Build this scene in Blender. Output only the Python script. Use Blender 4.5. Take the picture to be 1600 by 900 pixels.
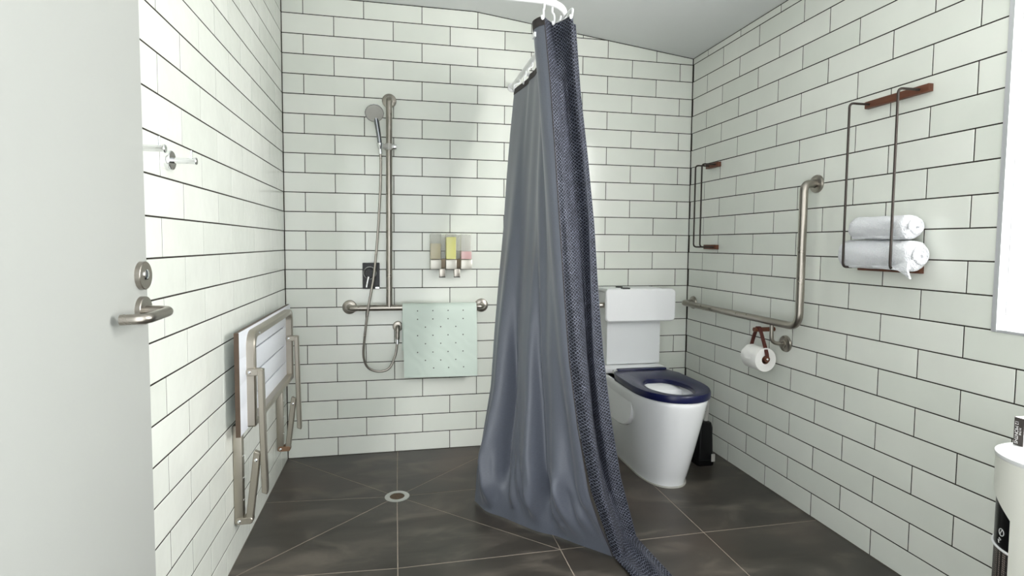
import bpy, math, random
from mathutils import Vector, Matrix
random.seed(7)
for o in list(bpy.data.objects): bpy.data.objects.remove(o)
S = bpy.context.scene
COL = S.collection
PI = math.pi
W = 2.2793            # room width (left wall X=0, right wall X=W, back wall Y=0, camera at -Y)

# ------------------------------------------------------------------ camera
cam = bpy.data.cameras.new('camera'); camo = bpy.data.objects.new('camera', cam); COL.objects.link(camo)
cam.sensor_fit = 'HORIZONTAL'; cam.sensor_width = 36.0; cam.lens = 858.0386/1600*36
cam.shift_x = 1.8202/1600; cam.shift_y = -18.6713/1600
cam.clip_start = 0.02
_r = Vector((0.97952768, -0.20115888, 0.00778676)); _f = Vector((0.20126845, 0.97781348, -0.05806732)); _u = Vector((0.00406676, 0.05844577, 0.9982823))
camo.matrix_world = Matrix(((_r.x, _u.x, -_f.x, .5728), (_r.y, _u.y, -_f.y, -3.0161), (_r.z, _u.z, -_f.z, 1.1406), (0, 0, 0, 1)))
S.camera = camo
# ------------------------------------------------------------------ light
WORLD_STRENGTH = 3.3
WINDOW_STRENGTH = 15.8
world = bpy.data.worlds.new('daylight'); S.world = world; world.use_nodes = True
bg = world.node_tree.nodes['Background']; bg.inputs[0].default_value = (.94, .98, 1.0, 1); bg.inputs[1].default_value = WORLD_STRENGTH
S.view_settings.view_transform = 'Standard'; S.view_settings.look = 'None'
S.view_settings.gamma = 1.0; S.view_settings.use_curve_mapping = False
S.view_settings.exposure = 0.27

# ------------------------------------------------------------------ materials
def nt(name):
    m = bpy.data.materials.new(name); m.use_nodes = True
    return m, m.node_tree.nodes, m.node_tree.links, m.node_tree.nodes['Principled BSDF']
def plain(name, col, rough=.5, metal=0., noise=0., nscale=30., bump=0., coat=0., aniso=0., spec=.5):
    m, N, L, b = nt(name)
    b.inputs['Base Color'].default_value = (*col, 1); b.inputs['Roughness'].default_value = rough
    b.inputs['Metallic'].default_value = metal; b.inputs['Coat Weight'].default_value = coat
    b.inputs['Specular IOR Level'].default_value = spec
    if aniso: b.inputs['Anisotropic'].default_value = aniso
    tc = N.new('ShaderNodeTexCoord'); nz = N.new('ShaderNodeTexNoise'); nz.inputs['Scale'].default_value = nscale; nz.inputs['Detail'].default_value = 4
    L.new(tc.outputs['Object'], nz.inputs['Vector'])
    if noise:
        mx = N.new('ShaderNodeMix'); mx.data_type = 'RGBA'
        mx.inputs[6].default_value = (*[c*(1-noise) for c in col], 1); mx.inputs[7].default_value = (*[min(1, c*(1+noise)) for c in col], 1)
        L.new(nz.outputs[0], mx.inputs[0]); L.new(mx.outputs[2], b.inputs['Base Color'])
    if bump:
        bp = N.new('ShaderNodeBump'); bp.inputs['Strength'].default_value = bump; bp.inputs['Distance'].default_value = .002
        L.new(nz.outputs[0], bp.inputs['Height']); L.new(bp.outputs[0], b.inputs['Normal'])
    return m
MAT = {}
def wall_tile_mat():
    m, N, L, b = nt('glazed_tile')
    oi = N.new('ShaderNodeObjectInfo'); tc = N.new('ShaderNodeTexCoord'); ge = N.new('ShaderNodeNewGeometry')
    mx = N.new('ShaderNodeMix'); mx.data_type = 'RGBA'
    mx.inputs[6].default_value = (.735, .762, .695, 1); mx.inputs[7].default_value = (.80, .816, .755, 1)
    L.new(oi.outputs['Random'], mx.inputs[0])
    add = N.new('ShaderNodeVectorMath'); add.operation = 'ADD'
    L.new(ge.outputs['Position'], add.inputs[0]); 
    sc = N.new('ShaderNodeVectorMath'); sc.operation = 'SCALE'; sc.inputs[0].default_value = (7, 3, 5); L.new(oi.outputs['Random'], sc.inputs['Scale']); L.new(sc.outputs[0], add.inputs[1])
    nz = N.new('ShaderNodeTexNoise'); nz.inputs['Scale'].default_value = 14; nz.inputs['Detail'].default_value = 2; L.new(add.outputs[0], nz.inputs['Vector'])
    nz2 = N.new('ShaderNodeTexNoise'); nz2.inputs['Scale'].default_value = 5; nz2.inputs['Detail'].default_value = 5; L.new(add.outputs[0], nz2.inputs['Vector'])
    m2 = N.new('ShaderNodeMix'); m2.data_type = 'RGBA'; m2.blend_type = 'MULTIPLY'; m2.inputs[0].default_value = 1
    rp = N.new('ShaderNodeMapRange'); rp.inputs[1].default_value = .3; rp.inputs[2].default_value = .7; rp.inputs[3].default_value = .965; rp.inputs[4].default_value = 1.02
    L.new(nz2.outputs[0], rp.inputs[0]); L.new(mx.outputs[2], m2.inputs[6]); L.new(rp.outputs[0], m2.inputs[7]); L.new(m2.outputs[2], b.inputs['Base Color'])
    bp = N.new('ShaderNodeBump'); bp.inputs['Strength'].default_value = .55; bp.inputs['Distance'].default_value = .0025
    L.new(nz.outputs[0], bp.inputs['Height']); L.new(bp.outputs[0], b.inputs['Normal'])
    b.inputs['Roughness'].default_value = .16; b.inputs['Specular IOR Level'].default_value = .5
    return m
def floor_tile_mat():
    m, N, L, b = nt('charcoal_floor_tile')
    ge = N.new('ShaderNodeNewGeometry'); oi = N.new('ShaderNodeObjectInfo')
    mp = N.new('ShaderNodeMapping'); mp.inputs['Scale'].default_value = (1, 2.2, 1); mp.inputs['Rotation'].default_value = (0, 0, .4); L.new(ge.outputs['Position'], mp.inputs[0])
    nz = N.new('ShaderNodeTexNoise'); nz.inputs['Scale'].default_value = 3.2; nz.inputs['Detail'].default_value = 8; nz.inputs['Distortion'].default_value = .8; L.new(mp.outputs[0], nz.inputs['Vector'])
    cr = N.new('ShaderNodeValToRGB'); e = cr.color_ramp.elements
    e[0].position = .32; e[0].color = (.026, .022, .018, 1); e[1].position = .70; e[1].color = (.105, .090, .074, 1)
    n = e.new(.52); n.color = (.046, .040, .033, 1)
    L.new(nz.outputs[0], cr.inputs[0])
    nz3 = N.new('ShaderNodeTexNoise'); nz3.inputs['Scale'].default_value = 1.6; L.new(ge.outputs['Position'], nz3.inputs['Vector'])
    mx = N.new('ShaderNodeMix'); mx.data_type = 'RGBA'; mx.inputs[7].default_value = (.085, .058, .045, 1)
    r2 = N.new('ShaderNodeMapRange'); r2.inputs[1].default_value = .52; r2.inputs[2].default_value = .75; r2.inputs[4].default_value = .55; L.new(nz3.outputs[0], r2.inputs[0]); L.new(r2.outputs[0], mx.inputs[0])
    L.new(cr.outputs[0], mx.inputs[6]); L.new(mx.outputs[2], b.inputs['Base Color'])
    r3 = N.new('ShaderNodeMapRange'); r3.inputs[3].default_value = .3; r3.inputs[4].default_value = .5; L.new(nz.outputs[0], r3.inputs[0]); L.new(r3.outputs[0], b.inputs['Roughness'])
    bp = N.new('ShaderNodeBump'); bp.inputs['Strength'].default_value = .25; bp.inputs['Distance'].default_value = .002; L.new(nz.outputs[0], bp.inputs['Height']); L.new(bp.outputs[0], b.inputs['Normal'])
    return m
def pattern_mat():
    # navy woven cloth with a net of fine pale zigzag threads
    m, N, L, b = nt('navy_net_weave')
    uv = N.new('ShaderNodeUVMap'); mp = N.new('ShaderNodeMapping'); mp.inputs['Scale'].default_value = (43, 80, 1); L.new(uv.outputs[0], mp.inputs[0])
    sp = N.new('ShaderNodeSeparateXYZ'); L.new(mp.outputs[0], sp.inputs[0])
    def math_(op, x, y=None):
        n_ = N.new('ShaderNodeMath'); n_.operation = op
        for i_, q_ in enumerate((x, y)):
            if q_ is None: continue
            if isinstance(q_, (int, float)): n_.inputs[i_].default_value = q_
            else: L.new(q_, n_.inputs[i_])
        return n_.outputs[0]
    wob = N.new('ShaderNodeTexNoise'); wob.inputs['Scale'].default_value = .9; L.new(mp.outputs[0], wob.inputs['Vector'])
    tri = math_('PINGPONG', sp.outputs[0], .5)                       # 0..0.5 zigzag across the cloth
    yy = math_('ADD', sp.outputs[1], math_('MULTIPLY', wob.outputs[0], 1.1))
    def lines(sgn):
        q_ = math_('FRACT', math_('ADD', yy, math_('MULTIPLY', tri, sgn)))
        return math_('ABSOLUTE', math_('SUBTRACT', q_, .5))
    dmin = math_('SUBTRACT', .5, math_('MAXIMUM', lines(1.0), lines(-1.0)))
    mr = N.new('ShaderNodeMapRange'); mr.inputs[1].default_value = .03; mr.inputs[2].default_value = .13; mr.inputs[3].default_value = 1; mr.inputs[4].default_value = 0; L.new(dmin, mr.inputs[0])
    nz = N.new('ShaderNodeTexNoise'); nz.inputs['Scale'].default_value = .35; L.new(mp.outputs[0], nz.inputs['Vector'])
    mu = N.new('ShaderNodeMath'); mu.operation = 'MULTIPLY'; L.new(mr.outputs[0], mu.inputs[0])
    m5 = N.new('ShaderNodeMapRange'); m5.inputs[1].default_value = .3; m5.inputs[2].default_value = .7; m5.inputs[3].default_value = .45; m5.inputs[4].default_value = 1.; L.new(nz.outputs[0], m5.inputs[0]); L.new(m5.outputs[0], mu.inputs[1])
    mx = N.new('ShaderNodeMix'); mx.data_type = 'RGBA'; mx.inputs[6].default_value = (.006, .0065, .012, 1); mx.inputs[7].default_value = (.18, .195, .25, 1)
    L.new(mu.outputs[0], mx.inputs[0]); L.new(mx.outputs[2], b.inputs['Base Color'])
    bp = N.new('ShaderNodeBump'); bp.inputs['Strength'].default_value = .4; bp.inputs['Distance'].default_value = .001; L.new(mr.outputs[0], bp.inputs['Height']); L.new(bp.outputs[0], b.inputs['Normal'])
    b.inputs['Roughness'].default_value = .65; b.inputs['Specular IOR Level'].default_value = .3
    return m
def liner_mat():
    m, N, L, b = nt('slate_grey_liner')
    uv = N.new('ShaderNodeUVMap'); mp = N.new('ShaderNodeMapping'); mp.inputs['Scale'].default_value = (90, 700, 1); L.new(uv.outputs[0], mp.inputs[0])
    nz = N.new('ShaderNodeTexNoise'); nz.inputs['Scale'].default_value = 1; nz.inputs['Detail'].default_value = 3; L.new(mp.outputs[0], nz.inputs['Vector'])
    mx = N.new('ShaderNodeMix'); mx.data_type = 'RGBA'; mx.inputs[6].default_value = (.074, .083, .108, 1); mx.inputs[7].default_value = (.140, .154, .194, 1)
    L.new(nz.outputs[0], mx.inputs[0]); L.new(mx.outputs[2], b.inputs['Base Color'])
    bp = N.new('ShaderNodeBump'); bp.inputs['Strength'].default_value = .12; bp.inputs['Distance'].default_value = .0006; L.new(nz.outputs[0], bp.inputs['Height']); L.new(bp.outputs[0], b.inputs['Normal'])
    b.inputs['Roughness'].default_value = .42; b.inputs['Specular IOR Level'].default_value = .55
    b.inputs['Sheen Weight'].default_value = .15
    return m
def brushed(name, col, rough=.3):
    m, N, L, b = nt(name)
    b.inputs['Metallic'].default_value = 1
    tc = N.new('ShaderNodeTexCoord'); mp = N.new('ShaderNodeMapping'); mp.inputs['Scale'].default_value = (25, 25, 25); L.new(tc.outputs['Object'], mp.inputs[0])
    nz = N.new('ShaderNodeTexNoise'); nz.inputs['Scale'].default_value = 1; nz.inputs['Detail'].default_value = 2; L.new(mp.outputs[0], nz.inputs['Vector'])
    mr = N.new('ShaderNodeMapRange'); mr.inputs[3].default_value = rough-.02; mr.inputs[4].default_value = rough+.02; L.new(nz.outputs[0], mr.inputs[0]); L.new(mr.outputs[0], b.inputs['Roughness'])
    mx = N.new('ShaderNodeMix'); mx.data_type = 'RGBA'; mx.inputs[6].default_value = (*[c*.96 for c in col], 1); mx.inputs[7].default_value = (*col, 1); L.new(nz.outputs[0], mx.inputs[0]); L.new(mx.outputs[2], b.inputs['Base Color'])
    return m
def wood_mat():
    m, N, L, b = nt('stained_timber')
    tc = N.new('ShaderNodeTexCoord'); mp = N.new('ShaderNodeMapping'); mp.inputs['Scale'].default_value = (60, 6, 60); L.new(tc.outputs['Object'], mp.inputs[0])
    nz = N.new('ShaderNodeTexNoise'); nz.inputs['Scale'].default_value = 2; nz.inputs['Detail'].default_value = 5; L.new(mp.outputs[0], nz.inputs['Vector'])
    mx = N.new('ShaderNodeMix'); mx.data_type = 'RGBA'; mx.inputs[6].default_value = (.075, .022, .011, 1); mx.inputs[7].default_value = (.17, .055, .024, 1); L.new(nz.outputs[0], mx.inputs[0]); L.new(mx.outputs[2], b.inputs['Base Color'])
    b.inputs['Roughness'].default_value = .5
    return m
def towel_mat():
    m, N, L, b = nt('white_terry')
    tc = N.new('ShaderNodeTexCoord'); nz = N.new('ShaderNodeTexNoise'); nz.inputs['Scale'].default_value = 260; nz.inputs['Detail'].default_value = 2; L.new(tc.outputs['Object'], nz.inputs['Vector'])
    nz2 = N.new('ShaderNodeTexNoise'); nz2.inputs['Scale'].default_value = 40; L.new(tc.outputs['Object'], nz2.inputs['Vector'])
    ad = N.new('ShaderNodeMath'); L.new(nz.outputs[0], ad.inputs[0]); L.new(nz2.outputs[0], ad.inputs[1])
    bp = N.new('ShaderNodeBump'); bp.inputs['Strength'].default_value = 1.; bp.inputs['Distance'].default_value = .007; L.new(ad.outputs[0], bp.inputs['Height']); L.new(bp.outputs[0], b.inputs['Normal'])
    b.inputs['Base Color'].default_value = (.84, .85, .88, 1); b.inputs['Roughness'].default_value = .95; b.inputs['Sheen Weight'].default_value = .3
    return m
def clear_mat(name, col, alpha):
    m, N, L, b = nt(name); out = N['Material Output']
    tr = N.new('ShaderNodeBsdfTransparent'); tr.inputs[0].default_value = (*col, 1)
    b.inputs['Base Color'].default_value = (*col, 1); b.inputs['Roughness'].default_value = .08
    mx = N.new('ShaderNodeMixShader'); mx.inputs[0].default_value = alpha
    L.new(tr.outputs[0], mx.inputs[1]); L.new(b.outputs[0], mx.inputs[2]); L.new(mx.outputs[0], out.inputs[0])
    return m
def emit_mat(name, col, st):
    m, N, L, b = nt(name)
    b.inputs['Base Color'].default_value = (.8, .8, .8, 1); b.inputs['Emission Color'].default_value = (*col, 1); b.inputs['Emission Strength'].default_value = st
    return m
def grille_mat():
    m, N, L, b = nt('black_perforated_mesh')
    tc = N.new('ShaderNodeTexCoord'); vo = N.new('ShaderNodeTexVoronoi'); vo.inputs['Scale'].default_value = 190; vo.inputs['Randomness'].default_value = .1; L.new(tc.outputs['Object'], vo.inputs['Vector'])
    cr = N.new('ShaderNodeValToRGB'); cr.color_ramp.elements[0].position = .3; cr.color_ramp.elements[0].color = (.34, .29, .26, 1); cr.color_ramp.elements[1].position = .45; cr.color_ramp.elements[1].color = (.012, .01, .01, 1)
    L.new(vo.outputs['Distance'], cr.inputs[0]); L.new(cr.outputs[0], b.inputs['Base Color']); b.inputs['Roughness'].default_value = .4
    return m
def mat_mat():
    m, N, L, b = nt('pale_green_rubber')
    tc = N.new('ShaderNodeTexCoord'); wv = N.new('ShaderNodeTexWave'); wv.inputs['Scale'].default_value = 9; wv.inputs['Distortion'].default_value = 6; wv.inputs['Detail'].default_value = 1; wv.bands_direction = 'DIAGONAL'
    L.new(tc.outputs['Object'], wv.inputs['Vector'])
    bp = N.new('ShaderNodeBump'); bp.inputs['Strength'].default_value = .18; bp.inputs['Distance'].default_value = .003; L.new(wv.outputs[0], bp.inputs['Height']); L.new(bp.outputs[0], b.inputs['Normal'])
    b.inputs['Base Color'].default_value = (.62, .71, .64, 1); b.inputs['Roughness'].default_value = .45
    return m
MAT['tile'] = wall_tile_mat(); MAT['floor'] = floor_tile_mat()
MAT['grout'] = plain('dark_grout', (.020, .015, .010), .9, noise=.3, nscale=50)
MAT['floorgrout'] = plain('tan_floor_grout', (.30, .25, .205), .9, noise=.25, nscale=40)
MAT['plaster'] = plain('white_paint', (.80, .81, .80), .6, noise=.02, nscale=6, bump=.05)
MAT['ceiling'] = plain('ceiling_paint', (.72, .735, .73), .55, noise=.02, nscale=3)
MAT['door'] = plain('cream_door_paint', (.345, .353, .331), .42, noise=.015, nscale=5, bump=.03)
MAT['steel'] = brushed('satin_stainless', (.36, .333, .295), .28)
MAT['seatsteel'] = brushed('satin_aluminium', (.45, .415, .355), .38)
MAT['rust'] = brushed('rust_stained_steel', (.36, .22, .14), .5)
MAT['chrome'] = plain('chrome', (.78, .79, .80), .08, 1., noise=.03)
MAT['darkchrome'] = plain('dark_chrome', (.22, .23, .24), .15, 1., noise=.05)
MAT['ceramic'] = plain('white_ceramic', (.84, .85, .86), .13, coat=.3, noise=.01, nscale=4)
MAT['cistern'] = plain('white_cistern_plastic', (.80, .815, .82), .3, noise=.01, nscale=4)
MAT['navy'] = plain('navy_plastic', (.006, .008, .045), .28, noise=.05, spec=.35)
MAT['black'] = plain('black_gloss', (.004, .004, .0045), .25, noise=.1, spec=.25)
MAT['blackmatt'] = plain('black_matt', (.012, .012, .013), .45, noise=.2)
MAT['wire'] = plain('dark_bronze_wire', (.030, .021, .017), .4, .3, noise=.2)
MAT['wood'] = wood_mat()
MAT['leather'] = plain('dark_red_leather', (.075, .016, .011), .5, noise=.25, nscale=80, bump=.2)
MAT['brown'] = plain('brown_edge_laminate', (.085, .055, .035), .5, noise=.2)
MAT['white'] = plain('white_gloss_paint', (.86, .865, .87), .3, noise=.01)
MAT['slat'] = plain('white_seat_laminate', (.76, .785, .83), .4, noise=.02, nscale=40, bump=.05)
MAT['slot'] = plain('slot_shadow_strip', (.06, .06, .065), .7, noise=.1)
MAT['trim'] = plain('aluminium_trim', (.66, .67, .69), .35, .55, noise=.02)
MAT['pane'] = emit_mat('daylit_frosted_pane', (1, 1, .99), WINDOW_STRENGTH)
MAT['towel'] = towel_mat(); MAT['paper'] = plain('tissue_paper', (.84, .83, .80), .95, noise=.02, nscale=60, bump=.25)
MAT['core'] = plain('cardboard_core', (.16, .075, .04), .8, noise=.2)
MAT['clear'] = clear_mat('clear_plastic', (.95, .95, .93), .22)
MAT['amber'] = plain('amber_soap', (.55, .47, .25), .2, noise=.15, nscale=20)
MAT['yellow'] = plain('yellow_soap', (.83, .80, .12), .2, noise=.06, nscale=20)
MAT['pink'] = plain('pink_soap', (.70, .36, .37), .2, noise=.05, nscale=20)
MAT['champagne'] = plain('champagne_plastic', (.55, .53, .47), .3, .35, noise=.02)
MAT['bronze'] = plain('bronze_backplate', (.22, .17, .11), .4, .3, noise=.1)
MAT['rubber'] = mat_mat()
MAT['hole'] = plain('drain_hole_shade', (.10, .11, .10), .8, noise=.1)
MAT['pattern'] = pattern_mat(); MAT['liner'] = liner_mat()
MAT['hem'] = plain('dark_brown_hem', (.028, .022, .022), .7, noise=.4, nscale=150)
MAT['cream'] = plain('cream_plastic', (.80, .80, .73), .3, noise=.01)
MAT['grille'] = grille_mat()
MAT['print'] = plain('white_print', (.75, .75, .74), .6, noise=.02)
MAT['carton'] = plain('dark_grey_card', (.045, .038, .034), .55, noise=.15)
MAT['drain'] = brushed('drain_steel', (.66, .66, .64), .4)
MAT['draingrate'] = plain('tarnished_grate', (.14, .095, .06), .5, .5, noise=.35, nscale=60)
MAT['greyplastic'] = plain('pale_grey_plastic', (.42, .41, .38), .4, noise=.05)

# ------------------------------------------------------------------ mesh helpers
class MB:
    def __init__(s): s.v = []; s.f = []
    def add(s, vs, fs):
        n = len(s.v); s.v += [tuple(p) for p in vs]; s.f += [tuple(i+n for i in f) for f in fs]; return s
    def box(s, x0, x1, y0, y1, z0, z1, c=0.):
        """box with chamfered edges"""
        x0, x1 = sorted((x0, x1)); y0, y1 = sorted((y0, y1)); z0, z1 = sorted((z0, z1))
        if c <= 0:
            v = [(x, y, z) for z in (z0, z1) for y in (y0, y1) for x in (x0, x1)]
            return s.add(v, [(0, 2, 3, 1), (4, 5, 7, 6), (0, 1, 5, 4), (2, 6, 7, 3), (0, 4, 6, 2), (1, 3, 7, 5)])
        import bmesh
        bm = bmesh.new(); bmesh.ops.create_cube(bm, size=1)
        for v in bm.verts: v.co = Vector(((x0+x1)/2+v.co.x*(x1-x0), (y0+y1)/2+v.co.y*(y1-y0), (z0+z1)/2+v.co.z*(z1-z0)))
        bmesh.ops.bevel(bm, geom=list(bm.edges), offset=c, segments=2, affect='EDGES', profile=.6)
        bm.verts.index_update(); s.add([v.co for v in bm.verts], [[v.index for v in f.verts] for f in bm.faces]); bm.free(); return s
    def loft(s, rings, cap0=True, cap1=True):
        n = len(rings[0]); base = len(s.v)
        for r in rings: s.v += [tuple(p) for p in r]
        for i in range(len(rings)-1):
            a = base+i*n; b = a+n
            for j in range(n): k = (j+1) % n; s.f.append((a+j, a+k, b+k, b+j))
        if cap0: s.f.append(tuple(base+j for j in reversed(range(n))))
        if cap1: s.f.append(tuple(base+(len(rings)-1)*n+j for j in range(n)))
        return s
    def tube(s, pts, r, n=14, caps=True, ry=None):
        pts = [Vector(p) for p in pts]; rings = []
        up = None
        for i, p in enumerate(pts):
            t = (pts[min(i+1, len(pts)-1)]-pts[max(i-1, 0)]).normalized()
            if up is None:
                up = Vector((0, 0, 1)) if abs(t.z) < .9 else Vector((1, 0, 0))
            a = (up - t*up.dot(t)).normalized(); up = a; b = t.cross(a)
            rr = r[i] if isinstance(r, (list, tuple)) else r
            rings.append([p + a*math.cos(2*PI*k/n)*rr + b*math.sin(2*PI*k/n)*(ry or rr) for k in range(n)])
        return s.loft(rings, caps, caps)
    def lathe(s, prof, c, axis=(0, 0, 1), n=24, cap=True):
        """prof: list of (radius, height along axis) from centre c"""
        ax = Vector(axis).normalized(); a = ax.orthogonal().normalized(); b = ax.cross(a); c = Vector(c)
        rings = [[c + ax*h + (a*math.cos(2*PI*k/n)+b*math.sin(2*PI*k/n))*max(r, 1e-5) for k in range(n)] for r, h in prof]
        return s.loft(rings, cap, cap)
    def prism(s, poly, d0, d1, ax, ch=0.):
        """extrude 2D polygon along ax; poly pairs are the two other axes in x,y,z order"""
        def P(q, d): l = list(q); l.insert(ax, d); return tuple(l)
        if ch <= 0: return s.loft([[P(q, d0) for q in poly], [P(q, d1) for q in poly]])
        ins = inset(poly, ch); sg = 1 if d1 > d0 else -1
        return s.loft([[P(q, d0) for q in ins], [P(q, d0+sg*ch) for q in poly], [P(q, d1-sg*ch) for q in poly], [P(q, d1) for q in ins]])
def area2(p): return sum(p[i][0]*p[(i+1) % len(p)][1]-p[(i+1) % len(p)][0]*p[i][1] for i in range(len(p)))
def inset(poly, d):
    n = len(poly); sg = 1 if area2(poly) > 0 else -1; out = []
    for i in range(n):
        a = Vector(poly[i-1]); b = Vector(poly[i]); c = Vector(poly[(i+1) % n])
        e1 = (b-a).normalized(); e2 = (c-b).normalized()
        n1 = Vector((-e1.y, e1.x))*sg; n2 = Vector((-e2.y, e2.x))*sg
        k = n1+n2; den = 1+n1.dot(n2)
        if den < .15: den = .15
        out.append(tuple(b + k*(d/den)))
    return out
def rrect(x0, x1, y0, y1, r, n=5):
    out = []
    for cx, cy, a in ((x1-r, y1-r, 0), (x0+r, y1-r, 90), (x0+r, y0+r, 180), (x1-r, y0+r, 270)):
        for k in range(n+1):
            t = math.radians(a+90*k/n); out.append((cx+r*math.cos(t), cy+r*math.sin(t)))
    return out
def clip(poly, nx, ny, c):
    """keep nx*x+ny*y<=c"""
    out = []
    for i in range(len(poly)):
        a = poly[i]; b = poly[(i+1) % len(poly)]; da = nx*a[0]+ny*a[1]-c; db = nx*b[0]+ny*b[1]-c
        if da <= 0: out.append(a)
        if da*db < 0: t = da/(da-db); out.append((a[0]+(b[0]-a[0])*t, a[1]+(b[1]-a[1])*t))
    res = []
    for p in out:
        if not res or (abs(p[0]-res[-1][0])+abs(p[1]-res[-1][1])) > 1e-4: res.append(p)
    if len(res) > 1 and abs(res[0][0]-res[-1][0])+abs(res[0][1]-res[-1][1]) < 1e-4: res.pop()
    return res
def bend(pts, r, n=6):
    """polyline with rounded corners"""
    pts = [Vector(p) for p in pts]; out = [pts[0]]
    for i in range(1, len(pts)-1):
        p = pts[i]; a = (pts[i-1]-p); b = (pts[i+1]-p); rr = min(r, a.length*.49, b.length*.49)
        p0 = p+a.normalized()*rr; p1 = p+b.normalized()*rr
        for k in range(n+1):
            t = k/n; out.append(p0*(1-t)**2+p*2*t*(1-t)+p1*t*t)
    out.append(pts[-1]); return out
def spline(pts, n=8):
    P = [Vector(p) for p in pts]; P = [P[0]*2-P[1]]+P+[P[-1]*2-P[-2]]; out = []
    for i in range(1, len(P)-2):
        for k in range(n):
            t = k/n; a, b, c, d = P[i-1:i+3]
            out.append(.5*((2*b)+(c-a)*t+(2*a-5*b+4*c-d)*t*t+(3*b-a-3*c+d)*t**3))
    out.append(P[-2]); return out
WORLDPOS = {}
def obj(name, mb, mat, parent=None, smooth=35, uvs=None):
    xs = list(zip(*mb.v)); c = Vector([(min(a)+max(a))/2 for a in xs])
    me = bpy.data.meshes.new(name); me.from_pydata([tuple(Vector(p)-c) for p in mb.v], [], mb.f)
    if uvs:
        ul = me.uv_layers.new(name='UVMap')
        for lp in me.loops: ul.data[lp.index].uv = uvs[lp.vertex_index]
    me.validate(); me.update()
    if smooth:
        for p in me.polygons: p.use_smooth = True
        me.set_sharp_from_angle(angle=math.radians(smooth))
    me.materials.append(MAT[mat] if isinstance(mat, str) else mat)
    o = bpy.data.objects.new(name, me); COL.objects.link(o)
    pw = WORLDPOS.get(parent.name, Vector((0, 0, 0))) if parent else Vector((0, 0, 0))
    o.parent = parent; o.location = c-pw; WORLDPOS[o.name] = c
    return o
def thing(name, label, cat, loc, group=None):
    o = bpy.data.objects.new(name, None); COL.objects.link(o); o.location = loc; o.empty_display_size = .05
    WORLDPOS[o.name] = Vector(loc); o['label'] = label; o['category'] = cat
    if group: o['group'] = group
    return o
def tag(o, label, cat, group=None):
    o['label'] = label; o['category'] = cat
    if group: o['group'] = group
    return o
def struct(name, mb, mat, smooth=0):
    o = obj(name, mb, mat, None, smooth); o['kind'] = 'structure'; return o

# ------------------------------------------------------------------ room shell
CH = 2.392                        # flat ceiling height; slopes down to the right from X=0.985
KX, RZ = .985, 2.2375
SL = (RZ-CH)/(W-KX)
YF = -2.78                        # front wall with the doorway the camera stands in
REC = .0009                       # grout recess behind the tile faces
WIN = (-2.62, -1.736, .9, 2.08)   # window opening in the right wall: y0, y1, z0, z1
wb = struct('wall_back', MB().box(-.1, W+.1, REC, .1, -.05, 2.5), 'grout')
wl = struct('wall_left', MB().box(-.1, -REC, YF, 0, -.05, 2.5), 'grout')
m = MB()
X0 = W+REC
m.box(X0, W+.1, WIN[1], 0, -.05, 2.5).box(X0, W+.1, YF, WIN[0], -.05, 2.5)
m.box(X0, W+.1, WIN[0], WIN[1], -.05, WIN[2]).box(X0, W+.1, WIN[0], WIN[1], WIN[3], 2.5)
wr = struct('wall_right', m, 'grout')
m = MB(); m.box(1.0, W+.1, YF-.1, YF, -.05, 2.5).box(-.1, .06, YF-.1, YF, -.05, 2.5).box(.06, 1.0, YF-.1, YF, 2.07, 2.5)
struct('wall_front', m, 'plaster')
m = MB(); m.prism([(-.1, CH), (KX, CH), (W+.1, RZ+SL*.1), (W+.1, 2.6), (-.1, 2.6)], YF-.1, .1, 1)
struct('ceiling', m, 'ceiling')
fl = struct('floor', MB().box(-.1, W+.1, -3.3, .1, -.06, -.0007), 'floorgrout')

TILE_CACHE = {}
def tile_mesh(poly, depth=.009, ch=.0011, key=None, mat='tile'):
    k = tuple((round(a, 4), round(b, 4)) for a, b in poly)+(mat,)
    if k in TILE_CACHE: return TILE_CACHE[k]
    if area2(poly) < 0: poly = poly[::-1]
    mb = MB(); i1 = inset(poly, ch)
    n = len(poly)
    v = [(x, 0, z) for x, z in i1]+[(x, ch*.7, z) for x, z in poly]+[(x, depth, z) for x, z in poly]
    f = [tuple(range(n))]+[(j, n+j, n+(j+1) % n, (j+1) % n) for j in range(n)]+[(n+j, 2*n+j, 2*n+(j+1) % n, n+(j+1) % n) for j in range(n)]
    me = bpy.data.meshes.new('tile'); me.from_pydata(v, [], f); me.update(); me.materials.append(MAT[mat]); TILE_CACHE[k] = me
    return me
def lay_tile(parent, poly, origin, rz, name='tile'):
    """poly in wall coords (a, z); origin/rz map a to the wall"""
    if len(poly) < 3 or abs(area2(poly))/2 < 2e-4: return
    ca = (min(p[0] for p in poly)+max(p[0] for p in poly))/2; cz = (min(p[1] for p in poly)+max(p[1] for p in poly))/2
    me = tile_mesh([(p[0]-ca, p[1]-cz) for p in poly])
    o = bpy.data.objects.new(name, me); COL.objects.link(o); o.parent = parent
    w = Vector(origin)+Matrix.Rotation(rz, 3, 'Z') @ Vector((ca, random.uniform(-.0002, .0002), cz))
    o.location = w-WORLDPOS[parent.name]
    o.rotation_euler = (random.gauss(0, .0009), 0, rz+random.gauss(0, .0007))
PT = .2989; GV = .0017; GH = .0021
def rects(a0, a1, phase_even, phase_odd, rows):
    for r in range(rows):
        ph = phase_even if r % 2 == 0 else phase_odd
        n0 = math.floor((a0-ph)/PT)
        a = ph+n0*PT
        while a < a1-1e-6:
            l = max(a, a0); h = min(a+PT, a1)
            if h-l > .012: yield r, [(l+GV, .1*r+GH), (h-GV, .1*r+GH), (h-GV, .1*r+.1-GH), (l+GV, .1*r+.1-GH)]
            a += PT
for r, p in rects(.001, W-.001, .2542, .1046, 24):
    p = clip(p, 0, 1, CH-.004); p = clip(p, -SL, 1, CH-SL*KX-.004)
    lay_tile(wb, p, (0, 0, 0), 0)
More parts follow.
